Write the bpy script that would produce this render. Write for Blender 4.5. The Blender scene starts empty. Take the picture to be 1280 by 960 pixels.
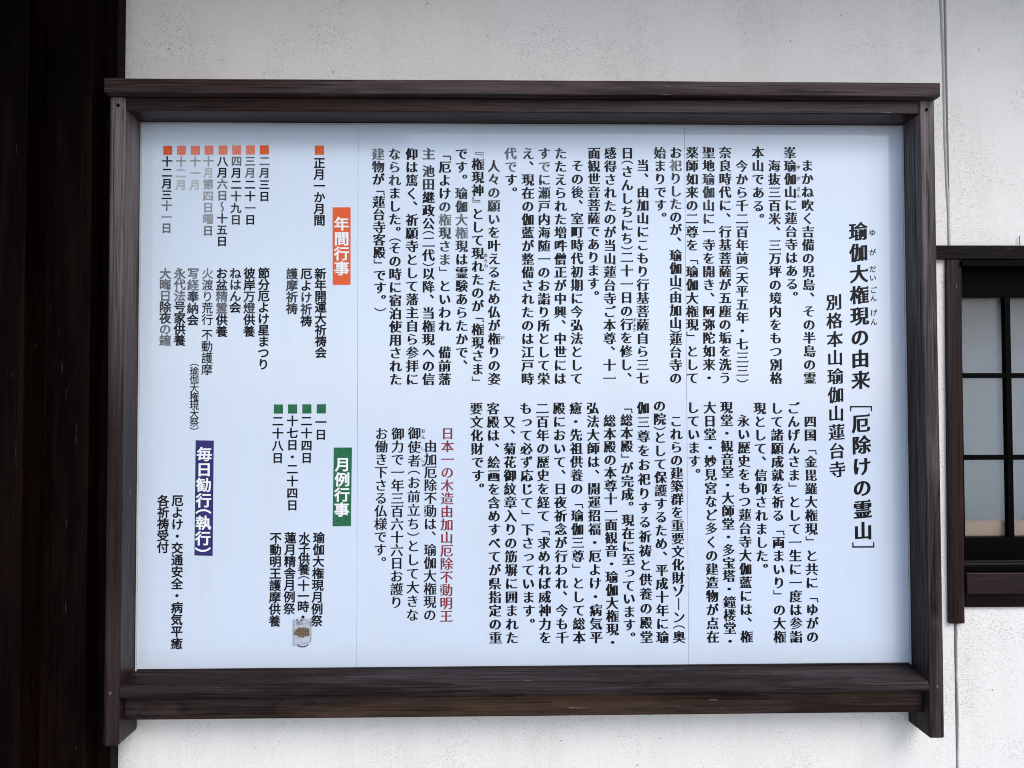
import bpy, bmesh, math, random
import numpy as np
from mathutils import Vector, Matrix
from mathutils.geometry import delaunay_2d_cdt

random.seed(7)
R = math.radians
S = bpy.context.scene
COL = S.collection
ZO = 0.95            # height of the notice panel's lower edge above the ground (m)

# ---------------------------------------------------------------- camera
cd = bpy.data.cameras.new('camera')
cam = bpy.data.objects.new('camera', cd)
COL.objects.link(cam)
cd.sensor_width = 36.0
cd.lens = 950.3 / 1280.0 * 36.0
cd.clip_start = 0.02
cd.clip_end = 300.0
yaw, pitch, roll = .0185, .0249, .0023
M = Matrix.Rotation(-yaw, 4, 'Z') @ Matrix.Rotation(pitch, 4, 'X') @ Matrix.Rotation(roll, 4, 'Y') @ Matrix.Rotation(R(90), 4, 'X')
cam.matrix_world = Matrix.Translation((.9731, -2.0732, .7160 + ZO)) @ M
S.camera = cam

# ---------------------------------------------------------------- sky, soft sun, exposure
W = bpy.data.worlds.new('World'); S.world = W; W.use_nodes = True
SUN_EL, SUN_AZ = R(44), R(148)          # azimuth clockwise from +Y: in front of the wall, to the right
wn = W.node_tree
bg = wn.nodes['Background']
sky = wn.nodes.new('ShaderNodeTexSky')
sky.sky_type = 'NISHITA'; sky.sun_disc = False
sky.sun_elevation = SUN_EL; sky.sun_rotation = SUN_AZ
sky.air_density = 1.0; sky.dust_density = 2.0; sky.ozone_density = 1.0
wn.links.new(sky.outputs[0], bg.inputs[0])
bg.inputs[1].default_value = 0.13
sl = bpy.data.lights.new('sun', 'SUN'); sl.energy = 0.95; sl.angle = R(36); sl.color = (1.0, .965, .92)
so = bpy.data.objects.new('sun', sl); COL.objects.link(so)
sdir = Vector((math.sin(SUN_AZ) * math.cos(SUN_EL), math.cos(SUN_AZ) * math.cos(SUN_EL), math.sin(SUN_EL)))
so.rotation_euler = sdir.to_track_quat('Z', 'Y').to_euler()
S.view_settings.view_transform = 'Standard'; S.view_settings.look = 'None'
S.view_settings.gamma = 1.0; S.view_settings.use_curve_mapping = False
S.view_settings.exposure = 0.68
S.render.engine = 'CYCLES'
S.cycles.use_denoising = True
S.cycles.filter_width = 1.0
S.cycles.max_bounces = 8

# ---------------------------------------------------------------- materials
def new_mat(name):
    m = bpy.data.materials.new(name); m.use_nodes = True
    return m, m.node_tree, m.node_tree.nodes['Principled BSDF']

def N(t, kind, **kw):
    n = t.nodes.new(kind)
    for k, v in kw.items():
        if k in n.inputs: n.inputs[k].default_value = v
        else: setattr(n, k, v)
    return n

def ramp(t, src, stops):
    r = t.nodes.new('ShaderNodeValToRGB')
    e = r.color_ramp.elements
    while len(e) < len(stops): e.new(.5)
    for q, (p, c) in zip(e, stops):
        q.position = p
        q.color = (c, c, c, 1) if isinstance(c, (int, float)) else (*c, 1)
    t.links.new(src, r.inputs[0])
    return r.outputs[0]

def mixc(t, fac, a, b, mode='MIX'):
    m = t.nodes.new('ShaderNodeMix'); m.data_type = 'RGBA'; m.blend_type = mode
    for s, v in ((m.inputs[0], fac), (m.inputs[6], a), (m.inputs[7], b)):
        if hasattr(v, 'is_output'): t.links.new(v, s)
        elif isinstance(v, (int, float)): s.default_value = v
        else: s.default_value = (*v, 1)
    return m.outputs[2]

def math_(t, op, a, b=0.0, clamp=False):
    m = t.nodes.new('ShaderNodeMath'); m.operation = op; m.use_clamp = clamp
    for s, v in ((m.inputs[0], a), (m.inputs[1], b)):
        if hasattr(v, 'is_output'): t.links.new(v, s)
        else: s.default_value = v
    return m.outputs[0]

def coords(t, scale=(1, 1, 1), rand=True, rot=(0, 0, 0)):
    tc = t.nodes.new('ShaderNodeTexCoord')
    src = tc.outputs['Object']
    if rand:
        oi = t.nodes.new('ShaderNodeObjectInfo')
        mm = math_(t, 'MULTIPLY', oi.outputs['Random'], 37.0)
        va = t.nodes.new('ShaderNodeVectorMath'); va.operation = 'ADD'
        t.links.new(src, va.inputs[0]); t.links.new(mm, va.inputs[1])
        src = va.outputs[0]
    mp = t.nodes.new('ShaderNodeMapping')
    mp.inputs['Scale'].default_value = scale; mp.inputs['Rotation'].default_value = rot
    t.links.new(src, mp.inputs[0])
    return mp.outputs[0]

def bump(t, b, height, strength, dist):
    n = t.nodes.new('ShaderNodeBump'); n.inputs['Strength'].default_value = strength
    n.inputs['Distance'].default_value = dist
    t.links.new(height, n.inputs['Height']); t.links.new(n.outputs[0], b.inputs['Normal'])

def wood(name, axis, dark, light, grey=(.2, .18, .175), grey_amt=.5, rough=.55, figure=1.0, spec=.16, fade=None, scuff=.6, varnish=.75):
    """sawn timber: grain lines along AXIS, cathedral figure, silvery weathering, pores"""
    m, t, b = new_mat(name)
    lo = .55
    def sc(al, ac): return tuple(al if i == 'xyz'.index(axis) else ac for i in range(3))
    fine = N(t, 'ShaderNodeTexNoise', Scale=1.0, Detail=6.0, Roughness=.65)
    t.links.new(coords(t, sc(4.5, 330)), fine.inputs['Vector'])
    mid = N(t, 'ShaderNodeTexNoise', Scale=1.0, Detail=4.0, Roughness=.6, Distortion=.3)
    t.links.new(coords(t, sc(2.6, 130)), mid.inputs['Vector'])
    # growth rings: a slowly bending field cut into bands
    big = N(t, 'ShaderNodeTexNoise', Scale=1.0, Detail=1.5, Roughness=.45)
    t.links.new(coords(t, sc(1.1, 8.5)), big.inputs['Vector'])
    rings = math_(t, 'FRACT', math_(t, 'MULTIPLY', big.outputs[0], 17.0 * figure))
    ringc = ramp(t, rings, [(0, .35), (.5, .6), (.80, 1.0), (.90, .0), (1.0, .0)])
    g = mixc(t, .42, fine.outputs[0], mid.outputs[0])
    g2 = ramp(t, g, [(.43, 0.0), (.56, 1.0)])
    gg = mixc(t, .38, g2, ringc)
    col = mixc(t, gg, dark, light)
    wx = N(t, 'ShaderNodeTexNoise', Scale=1.0, Detail=5.0, Roughness=.7)
    t.links.new(coords(t, sc(1.3, 11)), wx.inputs['Vector'])
    wmask = math_(t, 'MULTIPLY', ramp(t, wx.outputs[0], [(.42, 0.0), (.68, 1.0)]), grey_amt)
    if fade:                                   # worn pale towards one end of the timber
        tc = t.nodes.new('ShaderNodeTexCoord'); sp = t.nodes.new('ShaderNodeSeparateXYZ')
        t.links.new(tc.outputs['Object'], sp.inputs[0])
        f = t.nodes.new('ShaderNodeMapRange'); f.inputs[1].default_value = fade[0]; f.inputs[2].default_value = fade[1]
        t.links.new(sp.outputs['XYZ'.index(axis.upper())], f.inputs[0])
        wmask = math_(t, 'ADD', wmask, math_(t, 'MULTIPLY', f.outputs[0], math_(t, 'ADD', math_(t, 'MULTIPLY', g2, .5), .35)), True)
    col = mixc(t, wmask, col, grey)
    vn = N(t, 'ShaderNodeTexNoise', Scale=1.0, Detail=4.0, Roughness=.55, Distortion=.4)
    t.links.new(coords(t, sc(1.5, 14), rot=(.02, .02, .02)), vn.inputs['Vector'])
    vm = math_(t, 'MULTIPLY', ramp(t, vn.outputs[0], [(.47, 0.0), (.60, 1.0)]), varnish)
    col = mixc(t, vm, col, mixc(t, .3, dark, tuple(light[i] * (.42, .16, .13)[i] for i in range(3))))
    # dark checks and pores
    ck = N(t, 'ShaderNodeTexNoise', Scale=1.0, Detail=3.0, Roughness=.6)
    t.links.new(coords(t, sc(2.4, 140)), ck.inputs['Vector'])
    ckm = ramp(t, ck.outputs[0], [(.36, 1.0), (.41, 0.0)])
    col = mixc(t, math_(t, 'MULTIPLY', ckm, .75), col, tuple(c * .25 for c in dark))
    # pale nicks and scuffs
    sp_ = N(t, 'ShaderNodeTexNoise', Scale=1.0, Detail=2.0)
    t.links.new(coords(t, sc(14, 130)), sp_.inputs['Vector'])
    col = mixc(t, math_(t, 'MULTIPLY', ramp(t, sp_.outputs[0], [(.73, 0.0), (.78, 1.0)]), scuff), col, (.20, .18, .175))
    t.links.new(col, b.inputs['Base Color'])
    rr = ramp(t, g, [(.3, rough + .12), (.7, rough - .08)])
    t.links.new(rr, b.inputs['Roughness'])
    b.inputs['Specular IOR Level'].default_value = spec
    h = mixc(t, .35, g, ringc)
    h = mixc(t, math_(t, 'MULTIPLY', ckm, .8), h, (0, 0, 0))
    bump(t, b, h, .45, .0016)
    return m

WHITE_P = (.61, .71, .86)
def panel_mat():
    m, t, b = new_mat('panel_laminate')
    n = N(t, 'ShaderNodeTexNoise', Scale=2.2, Detail=4.0, Roughness=.6)
    t.links.new(coords(t, rand=False), n.inputs['Vector'])
    c = mixc(t, ramp(t, n.outputs[0], [(.3, 0.0), (.7, 1.0)]), WHITE_P, tuple(x * .965 for x in WHITE_P))
    # rain-washed dust film and a few specks
    d = N(t, 'ShaderNodeTexNoise', Scale=1.0, Detail=5.0, Roughness=.7)
    t.links.new(coords(t, (9, 9, 1.2), rand=False), d.inputs['Vector'])
    c = mixc(t, math_(t, 'MULTIPLY', ramp(t, d.outputs[0], [(.5, 0.0), (.78, 1.0)]), .18), c, (.50, .51, .50))
    tcz = t.nodes.new('ShaderNodeTexCoord'); szz = t.nodes.new('ShaderNodeSeparateXYZ'); t.links.new(tcz.outputs['Object'], szz.inputs[0])
    grime = ramp(t, math_(t, 'ADD', szz.outputs[2], math_(t, 'MULTIPLY', d.outputs[0], .10)), [(.055, 1.0), (.12, 0.0)])
    c = mixc(t, math_(t, 'MULTIPLY', grime, .22), c, (.42, .43, .38))
    s = N(t, 'ShaderNodeTexVoronoi', Scale=16.0); s.inputs['Randomness'].default_value = 1
    t.links.new(coords(t, rand=False), s.inputs['Vector'])
    k = N(t, 'ShaderNodeTexNoise', Scale=11.0); t.links.new(coords(t, rand=False), k.inputs['Vector'])
    sm = math_(t, 'MULTIPLY', ramp(t, s.outputs['Distance'], [(.018, 1.0), (.03, 0.0)]), ramp(t, k.outputs[0], [(.6, 0.0), (.63, 1.0)]))
    c = mixc(t, math_(t, 'MULTIPLY', sm, .7), c, (.12, .11, .10))
    t.links.new(c, b.inputs['Base Color'])
    b.inputs['Roughness'].default_value = .08
    b.inputs['Specular IOR Level'].default_value = .75
    w = N(t, 'ShaderNodeTexNoise', Scale=3.0, Detail=1.0); t.links.new(coords(t, rand=False), w.inputs['Vector'])
    bump(t, b, w.outputs[0], .25, .004)
    return m

def print_mat(name, col, worn, amt=.25, rough=.35):
    """printed ink; thin patches let the white laminate through"""
    m, t, b = new_mat(name)
    n = N(t, 'ShaderNodeTexNoise', Scale=160.0, Detail=4.0, Roughness=.75)
    t.links.new(coords(t, rand=False), n.inputs['Vector'])
    n2 = N(t, 'ShaderNodeTexNoise', Scale=14.0, Detail=3.0)
    t.links.new(coords(t, rand=False), n2.inputs['Vector'])
    k = math_(t, 'MULTIPLY', ramp(t, n.outputs[0], [(.42, 0.0), (.62, 1.0)]), math_(t, 'MULTIPLY', n2.outputs[0], amt))
    t.links.new(mixc(t, k, col, worn), b.inputs['Base Color'])
    b.inputs['Roughness'].default_value = rough
    b.inputs['Specular IOR Level'].default_value = .15
    return m

def stucco_mat():
    m, t, b = new_mat('plaster')
    co = coords(t, rand=False)
    base = N(t, 'ShaderNodeTexNoise', Scale=1.6, Detail=5.0, Roughness=.6); t.links.new(co, base.inputs['Vector'])
    c = mixc(t, ramp(t, base.outputs[0], [(.3, 0.0), (.7, 1.0)]), (.815, .81, .80), (.775, .77, .76))
    st = N(t, 'ShaderNodeTexNoise', Scale=1.0, Detail=5.0, Roughness=.7)
    t.links.new(coords(t, (5, 5, .8), rand=False), st.inputs['Vector'])
    c = mixc(t, math_(t, 'MULTIPLY', ramp(t, st.outputs[0], [(.50, 0.0), (.8, 1.0)]), .42), c, (.58, .57, .54))
    ck = N(t, 'ShaderNodeTexVoronoi', Scale=2.3); ck.feature = 'DISTANCE_TO_EDGE'
    wv = N(t, 'ShaderNodeTexNoise', Scale=9.0, Detail=5.0); t.links.new(co, wv.inputs['Vector'])
    t.links.new(mixc(t, .12, co, wv.outputs['Color']), ck.inputs['Vector'])
    cm = math_(t, 'MULTIPLY', ramp(t, ck.outputs['Distance'], [(.0, 1.0), (.0042, 0.0)]), ramp(t, base.outputs[0], [(.50, 0.0), (.58, 1.0)]))
    c = mixc(t, math_(t, 'MULTIPLY', cm, .13), c, (.36, .35, .33))
    grit = N(t, 'ShaderNodeTexNoise', Scale=210.0, Detail=3.0, Roughness=.7); t.links.new(co, grit.inputs['Vector'])
    lump = N(t, 'ShaderNodeTexNoise', Scale=75.0, Detail=3.0, Roughness=.6); t.links.new(co, lump.inputs['Vector'])
    v = N(t, 'ShaderNodeTexVoronoi', Scale=165.0); t.links.new(co, v.inputs['Vector'])
    den = N(t, 'ShaderNodeTexNoise', Scale=5.0, Detail=3.0); t.links.new(co, den.inputs['Vector'])
    pin = math_(t, 'MULTIPLY', ramp(t, v.outputs['Distance'], [(.16, 1.0), (.32, 0.0)]), ramp(t, den.outputs[0], [(.42, 0.04), (.68, 1.0)]))
    c = mixc(t, math_(t, 'MULTIPLY', pin, .42), c, (.30, .29, .27))
    v2 = N(t, 'ShaderNodeTexVoronoi', Scale=17.0); t.links.new(co, v2.inputs['Vector'])
    c = mixc(t, math_(t, 'MULTIPLY', ramp(t, v2.outputs['Distance'], [(.025, 1.0), (.05, 0.0)]), .8), c, (.10, .095, .09))
    t.links.new(c, b.inputs['Base Color'])
    b.inputs['Roughness'].default_value = .88; b.inputs['Specular IOR Level'].default_value = .25
    c = mixc(t, math_(t, 'MULTIPLY', ramp(t, grit.outputs[0], [(.36, 1.0), (.5, 0.0)]), .16), c, (.50, .49, .47))
    t.links.new(c, b.inputs['Base Color'])
    h = mixc(t, .5, grit.outputs[0], lump.outputs[0])
    h = mixc(t, pin, h, (0, 0, 0))
    bump(t, b, h, .8, .0036)
    return m

def plain(name, col, rough=.5, metal=0.0, spec=.5):
    m, t, b = new_mat(name)
    n = N(t, 'ShaderNodeTexNoise', Scale=40.0, Detail=4.0); t.links.new(coords(t), n.inputs['Vector'])
    t.links.new(mixc(t, n.outputs[0], tuple(c * .8 for c in col), tuple(min(1, c * 1.2) for c in col)), b.inputs['Base Color'])
    b.inputs['Roughness'].default_value = rough; b.inputs['Metallic'].default_value = metal
    b.inputs['Specular IOR Level'].default_value = spec
    return m

RED_D, RED_L = (.010, .0055, .006), (.040, .024, .023)
W_CAP = wood('cap_timber', 'x', (.006, .003, .003), (.072, .046, .045), grey=(.125, .105, .11), grey_amt=.55, varnish=.55, spec=.12)
W_RAIL = wood('rail_timber', 'x', (.002, .0008, .0008), (.040, .014, .010), grey=(.075, .050, .046), grey_amt=.35, rough=.34, spec=.22, varnish=.85)
W_SILL = wood('sill_timber', 'x', (.0025, .002, .0022), (.042, .031, .033), grey=(.085, .070, .075), grey_amt=.35, spec=.10)
W_LOW = wood('lower_rail_timber', 'x', (.0025, .002, .0022), (.036, .025, .025), grey=(.12, .065, .032), grey_amt=.4, figure=1.5, spec=.10)
W_POSTL = wood('left_post_timber', 'z', (.003, .001, .0012), (.024, .0075, .0075), grey=(.30, .25, .26), grey_amt=.07, rough=.32, fade=(.65, 1.6), spec=.22, varnish=.3)
W_POSTR = wood('right_post_timber', 'z', (.003, .002, .0025), (.060, .045, .046), grey=(.23, .20, .205), grey_amt=.25, rough=.5, fade=(.35, 2.0), varnish=.6, spec=.12)
W_DARK = wood('pillar_timber', 'z', (.0006, .0002, .0002), (.0060, .0020, .0016), grey=(.014, .0065, .0050), grey_amt=.6, rough=.5, spec=.04, scuff=.12)
W_JAMB = wood('jamb_timber', 'z', (.005, .002, .002), (.030, .013, .011), grey=(.085, .048, .040), grey_amt=.35, rough=.4, spec=.15)
W_CASE = wood('casing_timber', 'x', (.002, .0008, .0008), (.007, .003, .0028), grey=(.012, .006, .006), grey_amt=.3, rough=.4, spec=.08, scuff=.2)
W_TRIM = wood('sill_board_timber', 'x', (.014, .0065, .0085), (.020, .0095, .012), grey=(.035, .022, .024), grey_amt=.3, rough=.35, spec=.2, scuff=.1, figure=.3)
M_PANEL = panel_mat()
M_STUCCO = stucco_mat()
M_BLACK = plain('black_sash', (.0008, .0008, .001), .45, spec=.035)
M_SEAL = plain('joint_sealant', (.40, .41, .38), .6)
M_SEAL2 = plain('painted_sealant', (.52, .53, .54), .6)
M_STEEL = plain('dull_steel', (.16, .15, .14), .45, .8)
M_HOLE = plain('screw_hole_dark', (.004, .004, .004), .9, spec=.1)
M_TRIM = plain('edge_bead', (.50, .53, .55), .4)
M_BACK = plain('backing_board', (.05, .05, .05), .8)
wn_ = tuple(x * .9 for x in WHITE_P)
INK = [print_mat('black_ink', (.0035, .0035, .006), (.06, .065, .07), .25),
       print_mat('worn_ink', (.014, .015, .019), wn_, .25),
       print_mat('faded_ink', (.085, .09, .10), wn_, .55),
       print_mat('very_faded_ink', (.24, .25, .265), wn_, .6),
       print_mat('nearly_gone_ink', (.40, .41, .42), wn_, .8)]
M_RED = print_mat('crimson_ink', (.22, .006, .022), wn_, .25)
M_WHITE = print_mat('white_ink', (.80, .83, .86), (.7, .7, .7), .2)
BLOCK = {'orange': print_mat('orange_print', (.70, .105, .020), wn_, .12),
         'orange_faded': print_mat('faded_orange_print', (.75, .17, .085), wn_, .45),
         'green': print_mat('green_print', (.008, .125, .05), wn_, .12),
         'purple': print_mat('purple_print', (.030, .028, .17), (.05, .05, .06), .6)}

# ---------------------------------------------------------------- mesh helpers
def box_bm(x0, x1, y0, y1, z0, z1, bev=.002, seg=2, wob=0.0, n=1, axis='x'):
    """a sawn timber: bevelled box, cut along AXIS into N lengths whose sections wander by WOB"""
    bm = bmesh.new()
    vs = [bm.verts.new((x, y, z)) for x in (x0, x1) for y in (y0, y1) for z in (z0, z1)]
    for q in ((0, 1, 3, 2), (4, 6, 7, 5), (0, 4, 5, 1), (2, 3, 7, 6), (0, 2, 6, 4), (1, 5, 7, 3)):
        bm.faces.new([vs[i] for i in q])
    if bev:
        bmesh.ops.bevel(bm, geom=list(bm.edges), offset=bev, segments=seg, profile=.5, affect='EDGES')
    if n > 1:
        k = 'xyz'.index(axis); lo = (x0, y0, z0)[k]; hi = (x1, y1, z1)[k]
        for i in range(1, n):
            p = [0, 0, 0]; p[k] = lo + (hi - lo) * i / n
            no = [0, 0, 0]; no[k] = 1
            bmesh.ops.bisect_plane(bm, geom=bm.verts[:] + bm.edges[:] + bm.faces[:], plane_co=p, plane_no=no)
        ph = [random.uniform(0, 6) for _ in range(4)]
        for v in bm.verts:
            s = v.co[k]
            d1 = wob * (math.sin(s * 4.1 + ph[0]) + .5 * math.sin(s * 11 + ph[1]))
            d2 = wob * (math.sin(s * 3.3 + ph[2]) + .5 * math.sin(s * 13 + ph[3]))
            a, c = [i for i in range(3) if i != k]
            v.co[a] += d1; v.co[c] += d2
    bmesh.ops.recalc_face_normals(bm, faces=bm.faces[:])
    return bm

def link(name, bm, mats, parent=None, smooth=False):
    me = bpy.data.meshes.new(name)
    bm.to_mesh(me); bm.free()
    for m in (mats if isinstance(mats, (list, tuple)) else [mats]): me.materials.append(m)
    if smooth:
        for p in me.polygons: p.use_smooth = True
    o = bpy.data.objects.new(name, me); COL.objects.link(o)
    if parent: o.parent = parent
    return o

def thing(name, label, cat, loc, kind=None):
    o = bpy.data.objects.new(name, None); COL.objects.link(o)
    o.location = loc; o.empty_display_size = .1
    o['label'] = label; o['category'] = cat
    if kind: o['kind'] = kind
    return o

def cyl_bm(c, d, r0, r1, seg=14, cap=True):
    """frustum from point C along vector D"""
    bm = bmesh.new(); c = Vector(c); d = Vector(d)
    q = d.to_track_quat('Z', 'Y').to_matrix()
    rings = []
    for s, r in ((0, r0), (1, r1)):
        rings.append([bm.verts.new(c + d * s + q @ Vector((r * math.cos(a * math.tau / seg), r * math.sin(a * math.tau / seg), 0))) for a in range(seg)])
    for i in range(seg):
        j = (i + 1) % seg
        bm.faces.new((rings[0][i], rings[0][j], rings[1][j], rings[1][i]))
    if cap:
        bm.faces.new(rings[0][::-1]); bm.faces.new(rings[1])
    bmesh.ops.recalc_face_normals(bm, faces=bm.faces[:])
    return bm

# ---------------------------------------------------------------- unseen ground before the wall, added for its bounce light
g = bmesh.new()
for p in ((-60, -60, 0), (60, -60, 0), (60, .6, 0), (-60, .6, 0)): g.verts.new(p)
g.faces.new(g.verts[:])
mg, tg, bgm = new_mat('gravel')
gn = N(tg, 'ShaderNodeTexVoronoi', Scale=60.0); tg.links.new(coords(tg, rand=False), gn.inputs['Vector'])
tg.links.new(mixc(tg, gn.outputs['Distance'], (.30, .30, .29), (.42, .42, .41)), bgm.inputs['Base Color'])
bgm.inputs['Roughness'].default_value = .95
ground = link('ground', g, mg); ground['kind'] = 'structure'

# ---------------------------------------------------------------- plaster wall (y = WY), opening for the window
WY = .022
wall = thing('plaster_wall', 'white rough plastered wall with a vertical sealant joint, behind the notice board', 'wall', (1.0, WY, 0))
WX0, WX1, OX0, OX1, OZ0, OZ1, TOP = -.35, 5.2, 2.2300, 4.2, .185, 1.13, 2.45
JX = 2.236                                       # the joint between the two plaster fields
def wall_field(name, rects, seed):
    rnd = random.Random(seed)
    bm = bmesh.new()
    for x0, x1, z0, z1 in rects:
        b2 = box_bm(x0, x1, 0, .12, z0, z1, 0)
        me = bpy.data.meshes.new('tmp'); b2.to_mesh(me); b2.free(); bm.from_mesh(me); bpy.data.meshes.remove(me)
    o = link(name, bm, M_STUCCO, wall)
    o.location = (-1.0, 0, ZO)
    return o
wall_field('wall_panel', [(WX0, JX - .004, -ZO, OZ0), (WX0, OX0, OZ0, OZ1), (WX0, JX - .004, OZ1, TOP)], 1)
wall_field('wall_panel', [(JX + .004, WX1, -ZO, OZ0), (OX1, WX1, OZ0, OZ1), (JX + .004, WX1, OZ1, TOP)], 2)
def bead(z0, z1, x0, x1, seed, m, wd):
    rnd = random.Random(seed); bm = bmesh.new(); n = 60; prev = None
    for i in range(n + 1):
        s = i / n; z = z0 + (z1 - z0) * s; x = x0 + (x1 - x0) * s + .0012 * math.sin(s * 17 + seed) + rnd.uniform(-.0004, .0004)
        w = wd + rnd.uniform(-.0005, .0006)
        row = [bm.verts.new((x + w * a, y, z)) for a, y in ((-1.1, .001), (-.75, -.0022), (0, -.0031 - rnd.uniform(0, .0006)), (.75, -.0022), (1.1, .001))]
        if prev:
            for k in range(4): bm.faces.new((prev[k], prev[k + 1], row[k + 1], row[k]))
        prev = row
    bmesh.ops.recalc_face_normals(bm, faces=bm.faces[:])
    o = link('joint_sealant', bm, m, wall, True); o.location = (-1.0, 0, ZO)
bead(1.149, TOP, 2.2362, 2.214, 1, M_SEAL, .0040)
bead(-.6, .155, 2.2367, 2.2405, 4, M_SEAL2, .0026)

M_STRIP = plain('track_metal', (.012, .012, .012), .4, 0, .2)
# ---------------------------------------------------------------- window set in the wall, right
win = bpy.data.objects.new('window', None); COL.objects.link(win); win.parent = wall
win.location = (1.2, 0, ZO); win['label'] = 'dark framed lattice window with frosted panes, partly outside the picture'
def wpart(name, bm, m, parent=win, sm=False):
    if parent is win:
        bmesh.ops.translate(bm, verts=bm.verts[:], vec=(-2.2, -WY, 0))
    return link(name, bm, m, parent, sm)
wpart('head_casing', box_bm(2.163, 4.32, .008, WY, 1.1132, 1.1516, .0015), W_CASE)
jb = box_bm(2.2181, 2.2601, .010, WY + .0005, 0.1062, 1.1127, .002, n=8, wob=.0003, axis='z')
for v in jb.verts: v.co.x += .009 * (v.co.z - .6)
wpart('jamb', jb, W_JAMB)
wpart('jamb_liner', box_bm(2.2310, 2.2590, WY + .001, .118, .20, 1.1085, .001), M_BLACK)
wpart('head_liner', box_bm(2.2610, 4.19, WY - .02, .118, 1.092, 1.1088, .001), M_BLACK)
wpart('sill_board', box_bm(2.2610, 4.19, .006, .05, 0.1874, 0.2455, .002), W_TRIM)
wpart('apron_board', box_bm(2.2610, 4.19, .0135, WY + .02, 0.1497, 0.1859, .0015), W_CASE)
wpart('track', box_bm(2.2610, 4.19, .014, .118, .2470, .2620, .001), M_BLACK)
wpart('track_strip', box_bm(2.2610, 4.19, .024, .030, .2622, .2680, .0006), M_STRIP)
wpart('track_strip', box_bm(2.2610, 4.19, .048, .056, .2622, .2700, .0006), M_STRIP)
SY0, SY1 = .060, .090
wpart('sash_rail', box_bm(2.2610, 4.19, SY0, SY1, 1.0145, 1.0915, .0015), M_BLACK)
wpart('sash_rail', box_bm(2.2610, 4.19, SY0, SY1, .2665, .334, .0015), M_BLACK)
wpart('sash_stile', box_bm(2.2610, 2.2940, SY0 + .002, SY1 - .001, .3345, 1.014, .0015), M_BLACK)
cols = [2.2945 + i * .1393 for i in range(7)]
rows = [.3345, .5508, .7842, 1.014]
for i in range(1, 7):
    wpart('muntin', box_bm(cols[i] - .0164, cols[i], SY0 + .001, SY1 - .012, .3345, 1.014, .001), M_BLACK)
for z in (.5583, .7910):
    wpart('muntin', box_bm(2.2945, cols[6] - .017, SY0 + .003, SY1 - .013, z - .0070, z + .0070, .001), M_BLACK)
mp, tp, bp = new_mat('frosted_glass')
bp.inputs['Base Color'].default_value = (.86, .90, .93, 1)
bp.inputs['Transmission Weight'].default_value = 1.0
bp.inputs['Roughness'].default_value = .30
nz = N(tp, 'ShaderNodeTexNoise', Scale=420.0, Detail=2.0); tp.links.new(coords(tp), nz.inputs['Vector'])
bump(tp, bp, nz.outputs[0], .5, .0008)
z_edges = [(.3345, .5513), (.5653, .7840), (.7980, 1.014)]
for i in range(6):
    for z0, z1 in z_edges:
        wpart('pane', box_bm(cols[i], cols[i + 1] - .0166, SY0 + .018, SY0 + .021, z0, z1, 0), mp)
mb, tb, bb = new_mat('paper_screen')
nb = N(tb, 'ShaderNodeTexNoise', Scale=5.0, Detail=3.0); tb.links.new(coords(tb), nb.inputs['Vector'])
tb.links.new(mixc(tb, nb.outputs[0], (.54, .60, .66), (.62, .67, .72)), bb.inputs['Base Color']); bb.inputs['Roughness'].default_value = .9
wpart('paper_screen', box_bm(2.25, 4.18, .262, .268, .2, 1.15, 0), mb)
wpart('shade_liner', box_bm(2.236, 4.19, .1185, .262, 1.015, 1.092, 0), M_BLACK)  # black liners added behind the glass to shade the paper screen
wpart('shade_liner', box_bm(2.236, 2.259, .1185, .262, .25, 1.0145, 0), M_BLACK)
wpart('inner_sill', box_bm(2.25, 4.18, .0820, .0890, .3348, .3770, .001), plain('tan_timber', (.62, .42, .30), .6))
for x in (2.187, 2.432):                       # thin steel pins above the casing
    wpart('pin', cyl_bm((x, .014, 1.1500), (.0006, .002, .030), .0013, .0011, 8), M_STEEL)

# ---------------------------------------------------------------- dark timber at the left
pil = thing('timber_pillar', 'near black square timber pillar at the left edge of the picture', 'pillar', (-.36, -.05, 0))
def lpart(root, name, bm, m):
    bmesh.ops.translate(bm, verts=bm.verts[:], vec=-Vector(root.location))
    return link(name, bm, m, root)
lpart(pil, 'shaft', box_bm(-.50, -.2265, -.13, .02, 0, 3.08, .004, n=10, wob=.0006, axis='z'), W_DARK)
sb = bmesh.new()
ring = [(-.0035, .10), (0, .13), (.0028, .09), (.0040, .0), (.0020, -.10), (-.0008, -.16), (-.0026, -.06), (-.0048, .0)]
sb.faces.new([sb.verts.new((-.2937 + a_, -.1325, 1.687 + b_ * .45)) for a_, b_ in ring])
ex = bmesh.ops.extrude_face_region(sb, geom=sb.faces[:])
bmesh.ops.translate(sb, verts=[v for v in ex['geom'] if isinstance(v, bmesh.types.BMVert)], vec=(0, .004, 0))
bmesh.ops.recalc_face_normals(sb, faces=sb.faces[:])
lpart(pil, 'splinter', sb, plain('bare_splinter', (.20, .17, .14), .7))
brd = thing('boarded_door_post', 'dark brown vertical boards between the left pillar and the white wall', 'boarding', (-.14, -.02, 0))
lpart(brd, 'board', box_bm(-.2235, -.190, -.052, .03, 0, 3.08, .002, n=8, wob=.0004, axis='z'), W_DARK)
lpart(brd, 'board', box_bm(-.1885, -.0930, -.072, .03, 0, 3.08, .003, n=8, wob=.0005, axis='z'), W_DARK)
lpart(brd, 'cover_strip', box_bm(-.0915, -.0535, -.020, .03, 0, 3.08, .002, n=8, wob=.0003, axis='z'), W_DARK)

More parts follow.
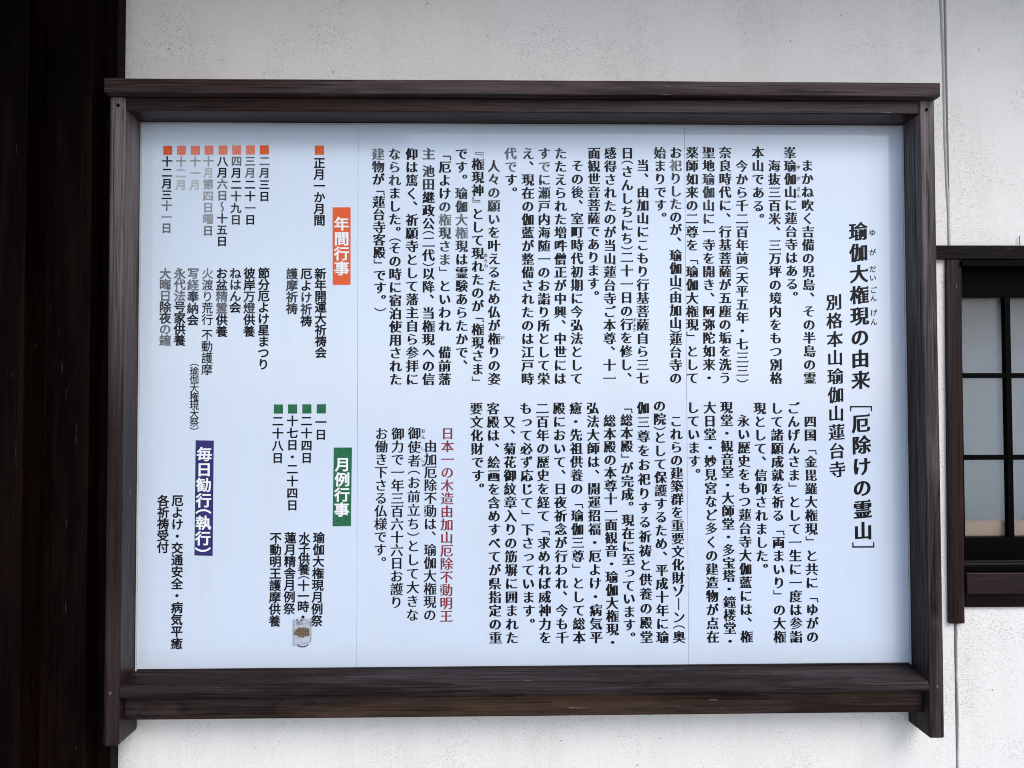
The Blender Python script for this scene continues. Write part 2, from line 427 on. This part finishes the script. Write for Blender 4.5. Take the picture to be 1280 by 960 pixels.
# ---------------------------------------------------------------- unseen eaves, added to shade the upper wall
eav = thing('shading_eaves', 'unseen timber eaves, added to shade the white wall above the notice board', 'roof', (1.5, 0, 3.1))
m_sof = plain('soffit_boards', (.30, .21, .13), .7)  # tan chosen for the warm light it bounces onto the wall
lpart(eav, 'soffit', box_bm(.45, 6.2, -.60, .14, 3.152, 3.18, .002), m_sof)
lpart(eav, 'soffit', box_bm(-4.0, .448, -2.3, .14, 3.152, 3.18, .002), m_sof)  # made deeper on this side to darken the left of the wall
for i in range(14):
    x = -3.6 + i * .7
    lpart(eav, 'rafter', box_bm(x, x + .05, -.58, .02, 3.09, 3.15, .003), W_CASE)

# ---------------------------------------------------------------- notice board
nb_ = thing('notice_board', 'large white notice board with vertical black lettering in a dark timber frame', 'notice board', (1.03, 0, ZO))
def npart(name, bm, m, parent=None, sm=False, keep=None):
    """meshes are written in board coordinates (x from the panel's left edge, z from its lower edge)"""
    o = link(name, bm, m, parent or nb_, sm)
    if parent is None: o.location = (-1.03, 0, 0)
    return o
npart('backing_board', box_bm(-.001, 2.101, .0046, .0215, -.03, 1.50, 0), M_BACK)
def post(x0, x1, m, seed):
    bm = box_bm(x0, x1, -.085, .0215, -.163, 1.5215, .008 if seed == 1 else .004, 4, n=14, wob=.0005, axis='z')
    return npart('post', bm, m)
pl = post(-.041, -.0005, W_POSTL, 1)
pr = post(2.1005, 2.139, W_POSTR, 2)
npart('screw_hole', cyl_bm((-.0185, -.0862, 1.4963), (0, .004, 0), .0048, .0048, 16), M_HOLE, pl)
npart('screw_hole', cyl_bm((2.1172, -.0862, 1.4954), (0, .004, 0), .0045, .0045, 16), M_HOLE, pr)
npart('dowel', cyl_bm((-.0225, -.0868, -.0257), (0, .004, 0), .0035, .0042, 12), plain('dowel_timber', (.13, .09, .07), .6), pl)
npart('dowel', cyl_bm((2.121, -.0868, -.028), (0, .004, 0), .0035, .0042, 12), plain('dowel_timber_dark', (.10, .08, .075), .6), pr)
npart('cap_board', box_bm(-.0450, 2.1425, -.107, .0213, 1.5222, 1.5594, .0022, 2, n=16, wob=.0004, axis='x'), W_CAP)
npart('top_rail', box_bm(.0003, 2.0997, -.0815, .0213, 1.4842, 1.5216, .003, 3, n=12, wob=.0002, axis='x'), W_RAIL)
# sill: sloped top, rounded nose
def sill():
    bm = bmesh.new()
    prof = [(.0213, .0010), (-.002, .0010), (-.040, -.0045), (-.070, -.0085), (-.079, -.0115), (-.0835, -.017), (-.0850, -.024), (-.0845, -.034), (-.082, -.040), (-.077, -.0430), (.0213, -.0430)]
    n = 40; prev = None
    for i in range(n + 1):
        x = .0003 + (2.0994) * i / n
        w1 = .0004 * (math.sin(x * 9) + .6 * math.sin(x * 23 + 1)); w2 = .0003 * math.sin(x * 14 + 2)
        dz = -.004 * (x / 2.1)
        row = [bm.verts.new((x, y + (w1 if y < -.07 else 0), z + (w2 + dz if (y < -.06 and z > -.03) else 0))) for y, z in prof]
        if prev:
            for k in range(len(prof)):
                j = (k + 1) % len(prof); bm.faces.new((prev[k], prev[j], row[j], row[k]))
        else: bm.faces.new(row)
        prev = row
    bm.faces.new(prev[::-1])
    bmesh.ops.recalc_face_normals(bm, faces=bm.faces[:])
    return bm
npart('sill', sill(), W_SILL)
npart('lower_rail', box_bm(.0003, 2.0997, -.058, .0213, -.1062, -.0436, .0025, 2, n=14, wob=.0003, axis='x'), W_LOW)
for x0, x1 in ((.0003, .0035), (2.0965, 2.0997)):
    npart('edge_bead', box_bm(x0, x1, -.0022, .0043, .0005, 1.4835, .0006), M_TRIM)
npart('edge_bead', box_bm(.0040, 2.0960, -.0016, .0043, 1.4800, 1.4835, .0006), M_TRIM)
XS = [.0040, .5913, 1.4898, 2.0960]
PAN = []
for i in range(3):
    PAN.append(npart('panel', box_bm(XS[i] + (.0003 if i else 0), XS[i + 1] - (.0003 if i < 2 else 0), 0, .0040, .0052, 1.4796, .0004, 1), M_PANEL))
def panel_of(x): return PAN[0 if x < XS[1] else (1 if x < XS[2] else 2)]

# ---------------------------------------------------------------- lettering: every line is a flat print mesh on its panel
FC = bpy.data.curves.new('glyph', 'FONT'); FC.size = 1.0; FC.resolution_u = 3
FO = bpy.data.objects.new('glyph', FC); COL.objects.link(FO)
#        outward on upright strokes, outward on level strokes, serif, x scale
STY = {'mincho': (.048, .0, True, .96), 'red': (.026, -.002, True, 1.0), 'mincho_light': (.028, .0, True, .98),
       'brush': (.042, .010, True, .97), 'brush_mid': (.030, .004, True, .96), 'brush_thin': (.0, .0, False, 1.15),
       'ruby': (.014, .008, False, 1.0), 'gothic': (.028, .022, False, 1.0), 'gothic_light': (.008, .008, False, .98), 'gothic_white': (.030, .022, False, 1.05)}
ROT = '「」『』（）［］ー〜'
BRK = '「」『』（）'
SMALL = 'っゃゅょァィゥェォッャュョ'
def sample(sp):
    pts = []
    b = sp.bezier_points; n = len(b)
    for i in range(n):
        p, q = b[i], b[(i + 1) % n]
        P0, P1, P2, P3 = p.co, p.handle_right, q.handle_left, q.co
        straight = (P1 - P0).cross(P3 - P0).length < 1e-4 and (P2 - P0).cross(P3 - P0).length < 1e-4
        k = 1 if straight else 3
        for j in range(k):
            s = j / k; r = 1 - s
            v = P0 * r**3 + P1 * 3 * r * r * s + P2 * 3 * r * s * s + P3 * s**3
            if not pts or (Vector((v[0], v[1])) - pts[-1]).length > 1e-4: pts.append(Vector((v[0], v[1])))
    while len(pts) > 1 and (pts[0] - pts[-1]).length < 1e-4: pts.pop()
    return pts
def area(p): return sum(p[i].x * p[(i + 1) % len(p)].y - p[(i + 1) % len(p)].x * p[i].y for i in range(len(p))) / 2
def grow(p, a, b, sgn):
    """move each edge out along its normal: A for upright edges, B for level ones; corners mitred"""
    n = len(p); out = []
    E = []
    for i in range(n):
        d = (p[(i + 1) % n] - p[i]).normalized()
        nn = Vector((d.y, -d.x)) * sgn
        E.append((nn, a * nn.x**2 + b * nn.y**2))
    for i in range(n):
        (n1, d1), (n2, d2) = E[i - 1], E[i]
        det = n1.x * n2.y - n1.y * n2.x
        if abs(det) < .25:
            m = (n1 + n2).normalized() if (n1 + n2).length > .1 else n1
            v = m * (d1 + d2) / 2
        else:
            v = Vector(((d1 * n2.y - d2 * n1.y) / det, (n1.x * d2 - n2.x * d1) / det))
            lim = 1.8 * max(abs(d1), abs(d2))
            if v.length > lim: v = v * (lim / v.length)
        out.append(p[i] + v)
    return out
def serif(p, q, sgn):
    """the small triangle on the right end of level strokes; P the plain outline, Q the grown one"""
    n = len(p); out = []
    for i in range(n):
        a, b_, c, d = p[i - 1], p[i], p[(i + 1) % n], p[(i + 2) % n]
        z = p[i - 2]
        done = False
        for (u, v, w, far, first) in ((a, b_, c, d, True), (c, b_, a, z, False)):
            e1 = v - u; e2 = w - v; e3 = far - w
            # u->v level and long, v the upper corner, v->w short drop, w->far level and going back
            if e1.x > .12 and abs(e1.y) < .015 and abs(e2.x) < .02 and -.11 < e2.y < -.04 and e3.x < -.12 and abs(e3.y) < .015:
                g0 = q[i]
                tri = [g0 + Vector((-.115, 0)), g0 + Vector((-.03, .062)), g0 + Vector((.012, -.012))]
                out += tri if first else tri[::-1]
                done = True; break
        if not done: out.append(q[i])
    return out
GC = {}
def glyph(ch, style):
    """triangulated glyph in em units, centred on the em box, turned for vertical setting"""
    key = (ch, style)
    if key in GC: return GC[key]
    a, b, ser, xs = STY[style]
    if ch in BRK and style != 'gothic_white': a, b = .006, .002
    FC.body = ch
    bpy.context.view_layer.update()
    dg = bpy.context.evaluated_depsgraph_get()
    cu = FO.evaluated_get(dg).to_curve(dg)
    polys = [sample(s) for s in cu.splines if len(s.bezier_points) > 2]
    polys = [p for p in polys if len(p) > 2]
    FO.evaluated_get(dg).to_curve_clear()
    big = max(polys, key=lambda p: abs(area(p)), default=None)
    total = sum(len(p) for p in polys)
    k = 1.0 if total < 110 else (.85 if total < 190 else .7)
    loops = []
    for p in polys:
        sg = 1.0 if area(big) > 0 else -1.0
        q = grow(p, a * k, b * (1.0 if b < 0 else k), sg)
        if ser: q = serif(p, q, sg)
        loops.append(q)
    # constrained triangulation, then keep what the outlines wind round (safe where strokes overlap)
    pts, eds = [], []
    for q in loops:
        n0 = len(pts); pts += q; eds += [(n0 + i, n0 + (i + 1) % len(q)) for i in range(len(q))]
    V, _, F, _, _, _ = delaunay_2d_cdt(pts, eds, [], 0, 1e-5)
    P = np.array([(v.x, v.y) for v in V]); T = np.array([tuple(f) for f in F])
    c = P[T].mean(axis=1)
    A = np.array([pts[i][:] for i, _ in eds]); B = np.array([pts[j][:] for _, j in eds])
    up = (A[None, :, 1] <= c[:, None, 1]) & (B[None, :, 1] > c[:, None, 1])
    dn = (A[None, :, 1] > c[:, None, 1]) & (B[None, :, 1] <= c[:, None, 1])
    side = (B[None, :, 0] - A[None, :, 0]) * (c[:, None, 1] - A[None, :, 1]) - (c[:, None, 0] - A[None, :, 0]) * (B[None, :, 1] - A[None, :, 1])
    wnd = (up & (side > 0)).sum(1) - (dn & (side < 0)).sum(1)
    s0 = 1 if area(big) > 0 else -1
    F = [tuple(f) for f, k_ in zip(F, wnd * s0 > 0) if k_]
    V = [Vector((v.x - .5, v.y - .38)) for v in V]
    if ch in ROT: V = [Vector((v.y, -v.x)) for v in V]
    if ch == '〜': V = [Vector((-v.x, v.y)) for v in V]
    if ch in '、。': V = [v + Vector((.58, .56)) for v in V]
    if ch in SMALL: V = [v + Vector((.08, .08)) for v in V]
    V = [Vector((v.x * xs, v.y)) for v in V]
    if style in ('brush', 'brush_mid') : V = [Vector((v.x, v.y + .075 * v.x)) for v in V]
    GC[key] = (V, F)
    return GC[key]
def line(style, em, x0, z0, x1, z1, text, wb, fade):
    em, x0, z0, x1, z1 = (v / 1000 for v in (em, x0, z0, x1, z1))
    w = [wb if c in BRK else (.32 if c == ' ' else 1.0) for c in text]
    pos = [0.0]
    for i in range(1, len(text)): pos.append(pos[-1] + (w[i - 1] + w[i]) / 2)
    tot = pos[-1] or 1
    verts, faces, mi = [], [], []
    for i, c in enumerate(text):
        if c in ' \u3000': continue
        V, F = glyph(c, style)
        s = pos[i] / tot
        cx = x0 + (x1 - x0) * s; cz = z0 + (z1 - z0) * s
        oy = 0
        if c in BRK:
            mid = (max(v.y for v in V) + min(v.y for v in V)) / 2
            oy = -mid * (1 - max(0, (w[i] - .5) / .5))
        k = len(verts)
        verts += [(cx + v.x * em, -.0007, cz + (v.y + oy) * em) for v in V]
        faces += [tuple(k + j for j in f) for f in F]
        mi += [int(fade[i]) if i < len(fade) else 0] * len(F)
    mats = INK
    if style == 'red': mats = [M_RED]
    if style == 'gothic_white': mats = [M_WHITE]
    me = bpy.data.meshes.new('lettering'); me.from_pydata(verts, [], faces)
    for m in mats: me.materials.append(m)
    if len(mats) > 1: me.polygons.foreach_set('material_index', mi)
    if style == 'gothic_white':
        for v in me.vertices: v.co.y -= .0005
    # faces look out of the wall
    if me.polygons and me.polygons[0].normal.y > 0: me.flip_normals()
    o = bpy.data.objects.new('lettering', me); COL.objects.link(o)
    o.parent = panel_of(x0)
    return o
LINES=[
('mincho', 35.4, 1830, 1370.9, 1830, 783.1, 'まかね吹く吉備の児島、その半島の霊', 0.6, ''),
('mincho', 35.4, 1782, 1406.4, 1784, 1005.7, '峯瑜伽山に蓮台寺はある。', 0.6, ''),
('mincho', 35.4, 1738, 1369.7, 1737, 782.8, '海抜三百米、三万坪の境内をもつ別格', 0.6, ''),
('mincho', 35.4, 1693, 1407.2, 1693, 1221.2, '本山である。', 0.6, ''),
('mincho', 35.4, 1648, 1368.9, 1644, 776.0, '今から千二百年前（天平五年・七三三）', 0.5, ''),
('mincho', 35.4, 1602, 1406.4, 1596, 783.7, '奈良時代に、行基菩薩が五塵の垢を洗う', 0.6, ''),
('mincho', 35.4, 1556, 1406.0, 1552, 783.6, '聖地瑜伽山に一寺を開き、阿弥陀如来・', 0.6, '001111'),
('mincho', 35.4, 1510, 1405.7, 1506, 783.5, '薬師如来の二尊を「瑜伽大権現」として', 1, ''),
('mincho', 35.4, 1465, 1405.3, 1460, 783.3, 'お祀りしたのが、瑜伽山（由加山）蓮台寺の', 0.25, '021110'),
('mincho', 35.4, 1421, 1404.9, 1422, 1223.8, '始まりです。', 0.6, '1'),
('mincho', 35.4, 1374, 1369.8, 1369, 783.1, '当、由加山にこもり行基菩薩自ら三七', 0.6, ''),
('mincho', 35.4, 1331, 1404.1, 1324, 783.0, '日（さんしちにち）二十一日の行を修し、', 0.4, ''),
('mincho', 35.4, 1284, 1403.7, 1278, 782.8, '感得されたのが当山蓮台寺ご本尊、十一', 0.6, ''),
('mincho', 35.4, 1239, 1403.4, 1235, 1007.4, '面観世音菩薩であります。', 0.6, ''),
('mincho', 35.4, 1193, 1368.4, 1188, 782.6, 'その後、室町時代初期に今弘法として', 0.6, ''),
('mincho', 35.4, 1147, 1402.6, 1143, 782.4, 'たたえられた増吽僧正が中興、中世には', 0.6, '1'),
('mincho', 35.4, 1102, 1402.2, 1098, 782.3, 'すでに瀬戸内海随一のお詣り所として栄', 0.6, '12111'),
('mincho', 35.4, 1057, 1401.8, 1054, 782.2, 'え、現在の伽藍が整備されたのは江戸時', 0.6, '1'),
('mincho', 35.4, 1009, 1401.4, 1011, 1292.8, '代です。', 0.6, '22'),
('mincho', 35.4, 963, 1366.5, 963, 781.9, '人々の願いを叶えるため仏が権りの姿', 0.6, '11111'),
('mincho', 35.4, 919, 1403.8, 918, 776.1, '『権現神』として現れたのが「権現さま」', 0.8, '2'),
('mincho', 35.4, 874, 1400.3, 875, 818.1, 'です。瑜伽大権現は霊験あらたかで、', 0.6, '000112210'),
('mincho', 35.4, 829, 1399.9, 828, 781.5, '「厄よけの権現さま」といわれ\u3000備前藩', 1, '0000121111'),
('mincho', 35.4, 784, 1399.5, 784, 781.4, '主 池田継政公（二代）以降、当権現への信', 0.4, '1111'),
('mincho', 35.4, 738, 1399.1, 740, 781.3, '仰は篤く、祈願寺として藩主自ら参拝に', 0.6, ''),
('mincho', 35.4, 691, 1398.8, 695, 781.1, 'なられました。（その時に宿泊使用された', 0.2, '111'),
('mincho', 35.4, 646, 1398.4, 653, 965.2, '建物が「蓮台寺客殿」です。）', 0.8, '21'),
('mincho', 35.4, 1830, 663.2, 1829, 77.4, '四国「金毘羅大権現」と共に「ゆがの', 1, ''),
('mincho', 35.4, 1784, 700.1, 1784, 77.5, 'ごんげんさま」として一生に一度は参詣', 1, ''),
('mincho', 35.4, 1738, 700.0, 1739, 77.7, 'して諸願成就を祈る「両まいり」の大権', 1, ''),
('mincho', 35.4, 1691, 699.9, 1693, 260.8, '現として、信仰されました。', 0.6, ''),
('mincho', 35.4, 1646, 665.9, 1648, 79.1, '永い歴史をもつ蓮台寺大伽藍には、権', 0.6, ''),
('mincho', 35.4, 1599, 702.4, 1603, 66.9, '現堂・観音堂・大師堂・多宝塔・鐘楼堂・', 0.6, ''),
('mincho', 35.4, 1553, 702.3, 1556, 79.4, '大日堂・妙見宮など多くの建造物が点在', 0.6, ''),
('mincho', 35.4, 1507, 702.2, 1510, 519.8, 'しています。', 0.6, ''),
('mincho', 35.4, 1460, 665.5, 1464, 79.7, 'これらの建築群を重要文化財ゾーン（奥', 0.5, ''),
('mincho', 35.4, 1415, 707.4, 1419, 79.8, 'の院）として保護するため、平成十年に瑜', 0.4, ''),
('mincho', 35.4, 1370, 701.9, 1375, 80.0, '伽三尊をお祀りする祈祷と供養の殿堂', 0.6, ''),
('mincho', 35.4, 1324, 698.5, 1329, 78.0, '「総本殿」が完成。現在に至っています。', 0.7, ''),
('mincho', 35.4, 1278, 666.7, 1283, 66.5, '総本殿の本尊十一面観音・瑜伽大権現・', 0.6, ''),
('mincho', 35.4, 1232, 701.6, 1238, 80.5, '弘法大師は、開運招福・厄よけ・病気平', 0.6, ''),
('mincho', 35.4, 1185, 701.5, 1192, 80.6, '癒・先祖供養の「瑜伽三尊」として総本', 1, ''),
('mincho', 35.4, 1140, 701.4, 1146, 80.8, '殿において、日夜祈念が行われ、今も千', 0.6, ''),
('mincho', 35.4, 1094, 701.3, 1100, 80.9, '二百年の歴史を経て「求めれば威神力を', 1, ''),
('mincho', 35.4, 1049, 701.2, 1056, 116.7, 'もって必ず応じて」下さっています。', 1, ''),
('mincho', 35.4, 1004, 664.7, 1010, 81.2, '又、菊花御紋章入りの筋塀に囲まれた', 0.6, ''),
('mincho', 35.4, 960, 701.0, 965, 81.4, '客殿は、絵画を含めすべてが県指定の重', 0.6, ''),
('mincho', 35.4, 914, 700.9, 919, 482.6, '要文化財です。', 0.6, ''),
('red', 35.4, 836, 633.7, 832, 140.4, '日本一の木造由加山厄除不動明王', 0.6, ''),
('mincho_light', 35.8, 790, 598.9, 788, 144.2, '由加厄除不動は、瑜伽大権現の', 0.6, ''),
('mincho_light', 35.8, 746, 634.3, 741, 144.3, '御使者（お前立ち）として大きな', 0.6, ''),
('mincho_light', 35.8, 701, 633.5, 698, 178.8, '御力で一年三百六十六日お護り', 0.6, ''),
('mincho_light', 35.8, 657, 633.5, 654, 285.2, 'お働き下さる仏様です。', 0.6, ''),
('brush', 53.3, 1970, 1188.1, 1971, 777.3, '瑜伽大権現の由来', 0.6, ''),
('brush_thin', 56.8, 1971, 717.5, 1971, 717.3, '［', 0.6, ''),
('brush', 53.3, 1970, 657.7, 1972, 363.8, '厄除けの霊山', 0.6, ''),
('brush_thin', 56.8, 1972, 306.0, 1972, 305.8, '］', 0.6, ''),
('brush_mid', 47.2, 1900, 992.1, 1903, 531.8, '別格本山瑜伽山蓮台寺', 0.6, ''),
('ruby', 19.6, 2009, 1184.4, 2009, 1184.3, 'ゆ', 0.6, ''),
('ruby', 19.6, 2009, 1129.9, 2009, 1129.9, 'が', 0.6, ''),
('ruby', 19.6, 2009, 1083.3, 2009, 1059.1, 'だい', 0.6, ''),
('ruby', 19.6, 2010, 1025.8, 2010, 1002.5, 'ごん', 0.6, ''),
('ruby', 19.6, 2010, 962.5, 2010, 937.0, 'げん', 0.6, ''),
('ruby', 12.2, 1805, 1366.4, 1805, 1366.4, 'ゆ', 0.6, ''),
('ruby', 12.2, 1805, 1334.5, 1805, 1334.5, 'が', 0.6, ''),
('ruby', 12.2, 1805, 1306.2, 1805, 1287.1, 'さん', 0.6, ''),
('ruby', 12.2, 1347, 941.9, 1347, 915.5, 'ぎょう', 0.6, ''),
('ruby', 12.2, 940, 1120.2, 941, 1091.6, 'あらわ', 0.6, ''),
('ruby', 12.2, 986, 894.4, 986, 894.3, 'か', 0.6, ''),
('ruby', 12.2, 770, 640.8, 770, 624.3, 'おん', 0.6, ''),
('ruby', 12.2, 769, 593.0, 769, 593.0, 'し', 0.6, ''),
('ruby', 12.2, 769, 561.6, 769, 546.4, 'しゃ', 0.6, ''),
('gothic_white', 39.9, 547, 1206.1, 548, 1083.7, '年間行事', 0.6, ''),
('gothic', 31.9, 486, 1373.6, 487, 1215.8, '正月一か月間', 0.6, ''),
('gothic', 32.3, 490, 1069.6, 492, 854.5, '新年開運大祈祷会', 0.6, ''),
('gothic', 32.3, 452, 1069.4, 452, 940.3, '厄よけ祈祷', 0.6, '0011'),
('gothic', 32.3, 413, 1069.2, 413, 973.9, '護摩祈祷', 0.6, '1111'),
('gothic', 29.7, 337, 1378.4, 337, 1281.1, '二月三日', 0.6, '21'),
('gothic', 29.7, 298, 1378.0, 299, 1217.2, '三月二十一日', 0.6, '22002'),
('gothic', 29.7, 261, 1377.7, 260, 1216.9, '四月二十九日', 0.6, '200111'),
('gothic', 29.7, 223, 1377.4, 223, 1158.0, '八月六日〜十五日', 0.6, '1022211'),
('gothic', 29.7, 185, 1377.1, 185, 1186.9, '十月第四日曜日', 0.6, '3433332'),
('gothic', 29.7, 149, 1376.8, 149, 1312.7, '十一月', 0.6, '344'),
('gothic', 29.7, 111, 1376.5, 111, 1312.4, '十二月', 0.6, '344'),
('gothic', 29.7, 73, 1376.2, 73, 1193.8, '十二月三十一日', 0.6, '0000232'),
('gothic', 32.3, 337, 1070.7, 337, 822.7, '節分厄よけ星まつり', 0.6, ''),
('gothic', 32.3, 298, 1070.5, 298, 912.4, '彼岸万燈供養', 0.6, '00110'),
('gothic', 32.3, 260, 1070.3, 260, 977.6, 'ねはん会', 0.6, '111'),
('gothic', 32.3, 223, 1070.1, 224, 912.1, 'お盆精霊供養', 0.6, '0122'),
('gothic', 32.3, 146, 1069.7, 146, 943.3, '写経奉納会', 0.6, '2211'),
('gothic', 32.3, 110, 1069.5, 111, 888.1, '永代法号家供養', 0.6, '222100'),
('gothic', 32.3, 71, 1069.3, 72, 888.0, '大晦日除夜の鐘', 0.6, '2221122'),
('gothic_light', 32.3, 185, 1069.9, 185, 808.7, '火渡り荒行 不動護摩', 0.6, '211'),
('gothic_light', 26.6, 151, 820.5, 152, 649.5, '（瑜伽大権現大祭）', 0.45, '1'),
('gothic_white', 39.9, 180, 580.0, 178, 323.5, '毎日勧行（執行）', 0.45, ''),
('gothic', 32.3, 109, 455.1, 110, 73.2, '厄よけ・交通安全・病気平癒', 0.6, ''),
('gothic', 32.3, 71, 455.1, 71, 330.0, '各祈祷受付', 0.6, ''),
('gothic', 31.0, 493, 665.3, 493, 631.7, '一日', 0.6, ''),
('gothic', 31.0, 454, 668.9, 455, 569.1, '二十四日', 0.6, ''),
('gothic', 31.0, 416, 668.8, 417, 441.5, '十七日・二十四日', 0.6, ''),
('gothic', 31.0, 377, 668.7, 377, 569.0, '二十八日', 0.6, ''),
('gothic_white', 39.9, 552, 550.8, 550, 428.6, '月例行事', 0.6, ''),
('gothic', 32.3, 489, 353.4, 484, 130.5, '瑜伽大権現月例祭', 0.6, ''),
('gothic', 32.3, 450, 353.4, 447, 140.9, '水子供養（十一時・', 0.55, ''),
('gothic', 32.3, 446, 63.9, 446, 63.9, '）', 0.5, ''),
('gothic', 32.3, 412, 353.5, 410, 163.4, '蓮月精舎月例祭', 0.6, ''),
('gothic', 32.3, 373, 353.5, 371, 130.8, '不動明王護摩供養', 0.6, ''),
]
BLOCKS= [('orange', [(522.4, 1251.3), (571.4, 1251.6), (571.9, 1039.2), (523.7, 1038.9)]), ('green', [(528.1, 596.2), (577.0, 596.3), (575.1, 383.9), (525.5, 383.9)]), ('purple', [(156.1, 617.1), (204.9, 616.1), (204.1, 306.3), (155.5, 307.6)]), ('orange', [(473.5, 1421.2), (498.3, 1421.4), (498.5, 1396.2), (473.7, 1396.0)]), ('orange', [(324.0, 1421.0), (348.3, 1421.2), (348.6, 1396.5), (324.2, 1396.3)]), ('orange_faded', [(286.2, 1420.7), (310.5, 1420.9), (310.7, 1396.2), (286.4, 1396.0)]), ('orange_faded', [(248.8, 1420.3), (273.1, 1420.6), (273.4, 1395.9), (249.1, 1395.7)]), ('orange_faded', [(211.7, 1420.0), (236.0, 1420.2), (236.3, 1395.6), (212.0, 1395.4)]), ('orange_faded', [(173.8, 1419.7), (198.0, 1419.9), (198.3, 1395.3), (174.1, 1395.1)]), ('orange_faded', [(136.9, 1419.4), (161.2, 1419.6), (161.5, 1394.9), (137.2, 1394.7)]), ('orange_faded', [(99.3, 1419.1), (123.5, 1419.3), (123.8, 1394.6), (99.6, 1394.4)]), ('orange', [(62.3, 1418.7), (86.5, 1418.9), (86.8, 1394.3), (62.6, 1394.1)]), ('green', [(481.6, 713.6), (506.2, 713.7), (506.4, 688.9), (481.8, 688.9)]), ('green', [(442.5, 713.5), (467.1, 713.6), (467.3, 688.9), (442.7, 688.8)]), ('green', [(404.0, 713.4), (428.6, 713.5), (428.9, 688.8), (404.3, 688.7)]), ('green', [(365.9, 713.4), (390.4, 713.4), (390.7, 688.7), (366.1, 688.7)])]
for a in LINES: line(*a)
bpy.data.objects.remove(FO); bpy.data.curves.remove(FC)
for col, q in BLOCKS:
    bm = bmesh.new()
    bm.faces.new([bm.verts.new((x / 1000, -.0006, z / 1000)) for x, z in q][::-1])
    big = abs(q[0][1] - q[2][1]) > 60
    o = link('heading_block' if big else 'square_mark', bm, BLOCK[col], panel_of(q[0][0] / 1000))

# ---------------------------------------------------------------- the sticker
st = bmesh.new(); uvl = None
nx, nz_ = 10, 14
G = []
for j in range(nz_ + 1):
    t_ = j / nz_
    row = []
    for i in range(nx + 1):
        s = i / nx
        xl, xr = .4207 + (.0002) * t_, .4702 - .0003 * t_
        zb = .0678 + (.0088) * s ** 1.5
        x = xl + (xr - xl) * s + .0003 * math.sin(t_ * 9)
        z = .1364 + (zb - .1364) * t_
        y = -.0022 - .0004 * math.sin(s * 5) - .006 * max(0, t_ - .86) / .14 * (.4 + .6 * s) ** 2 - .0025 * max(0, .08 - t_) / .08 * (1 - s)
        row.append(st.verts.new((x - .445, y, z - .10)))
    G.append(row)
for j in range(nz_):
    for i in range(nx): st.faces.new((G[j][i], G[j + 1][i], G[j + 1][i + 1], G[j][i + 1]))
bmesh.ops.solidify(st, geom=st.faces[:], thickness=-.0004)
bmesh.ops.recalc_face_normals(st, faces=st.faces[:])
ms, ts, bs = new_mat('sticker_print')
co = coords(ts, rand=False)
sx = ts.nodes.new('ShaderNodeSeparateXYZ'); ts.links.new(co, sx.inputs[0])
n1 = N(ts, 'ShaderNodeTexNoise', Scale=150.0, Detail=4.0, Roughness=.7); ts.links.new(co, n1.inputs['Vector'])
n2 = N(ts, 'ShaderNodeTexNoise', Scale=420.0, Detail=3.0); ts.links.new(co, n2.inputs['Vector'])
dx = math_(ts, 'MULTIPLY', sx.outputs[0], 50.0); dz = math_(ts, 'MULTIPLY', math_(ts, 'SUBTRACT', sx.outputs[2], .0005), 82.0)
rr_ = math_(ts, 'ADD', math_(ts, 'MULTIPLY', dx, dx), math_(ts, 'MULTIPLY', dz, dz))
blob = ramp(ts, math_(ts, 'ADD', math_(ts, 'MULTIPLY', rr_, .40), math_(ts, 'MULTIPLY', math_(ts, 'SUBTRACT', n1.outputs[0], .5), 1.3)), [(.44, 1.0), (.54, 0.0)])
art = mixc(ts, ramp(ts, n2.outputs[0], [(.4, 0.0), (.6, 1.0)]), (.10, .08, .05), (.44, .36, .24))
c_ = mixc(ts, blob, (.74, .77, .86), art)
hd = math_(ts, 'MULTIPLY', ramp(ts, sx.outputs[2], [(.019, 0.0), (.0215, 1.0)]), ramp(ts, n1.outputs[0], [(.50, 0.0), (.54, 1.0)]))
c_ = mixc(ts, math_(ts, 'MULTIPLY', hd, .8), c_, (.16, .16, .20))
edge = math_(ts, 'MULTIPLY', ramp(ts, math_(ts, 'ABSOLUTE', sx.outputs[0]), [(.0215, 0.0), (.0235, 1.0)]), .6)
c_ = mixc(ts, edge, c_, (.30, .29, .33))
ts.links.new(c_, bs.inputs['Base Color']); bs.inputs['Roughness'].default_value = .4
stk = link('sticker', st, ms, None, True)
stk.location = (.445, 0, .10 + ZO)
stk['label'] = 'small white sticker with a brown picture, peeling at its lower edge on the notice board'
stk['category'] = 'sticker'
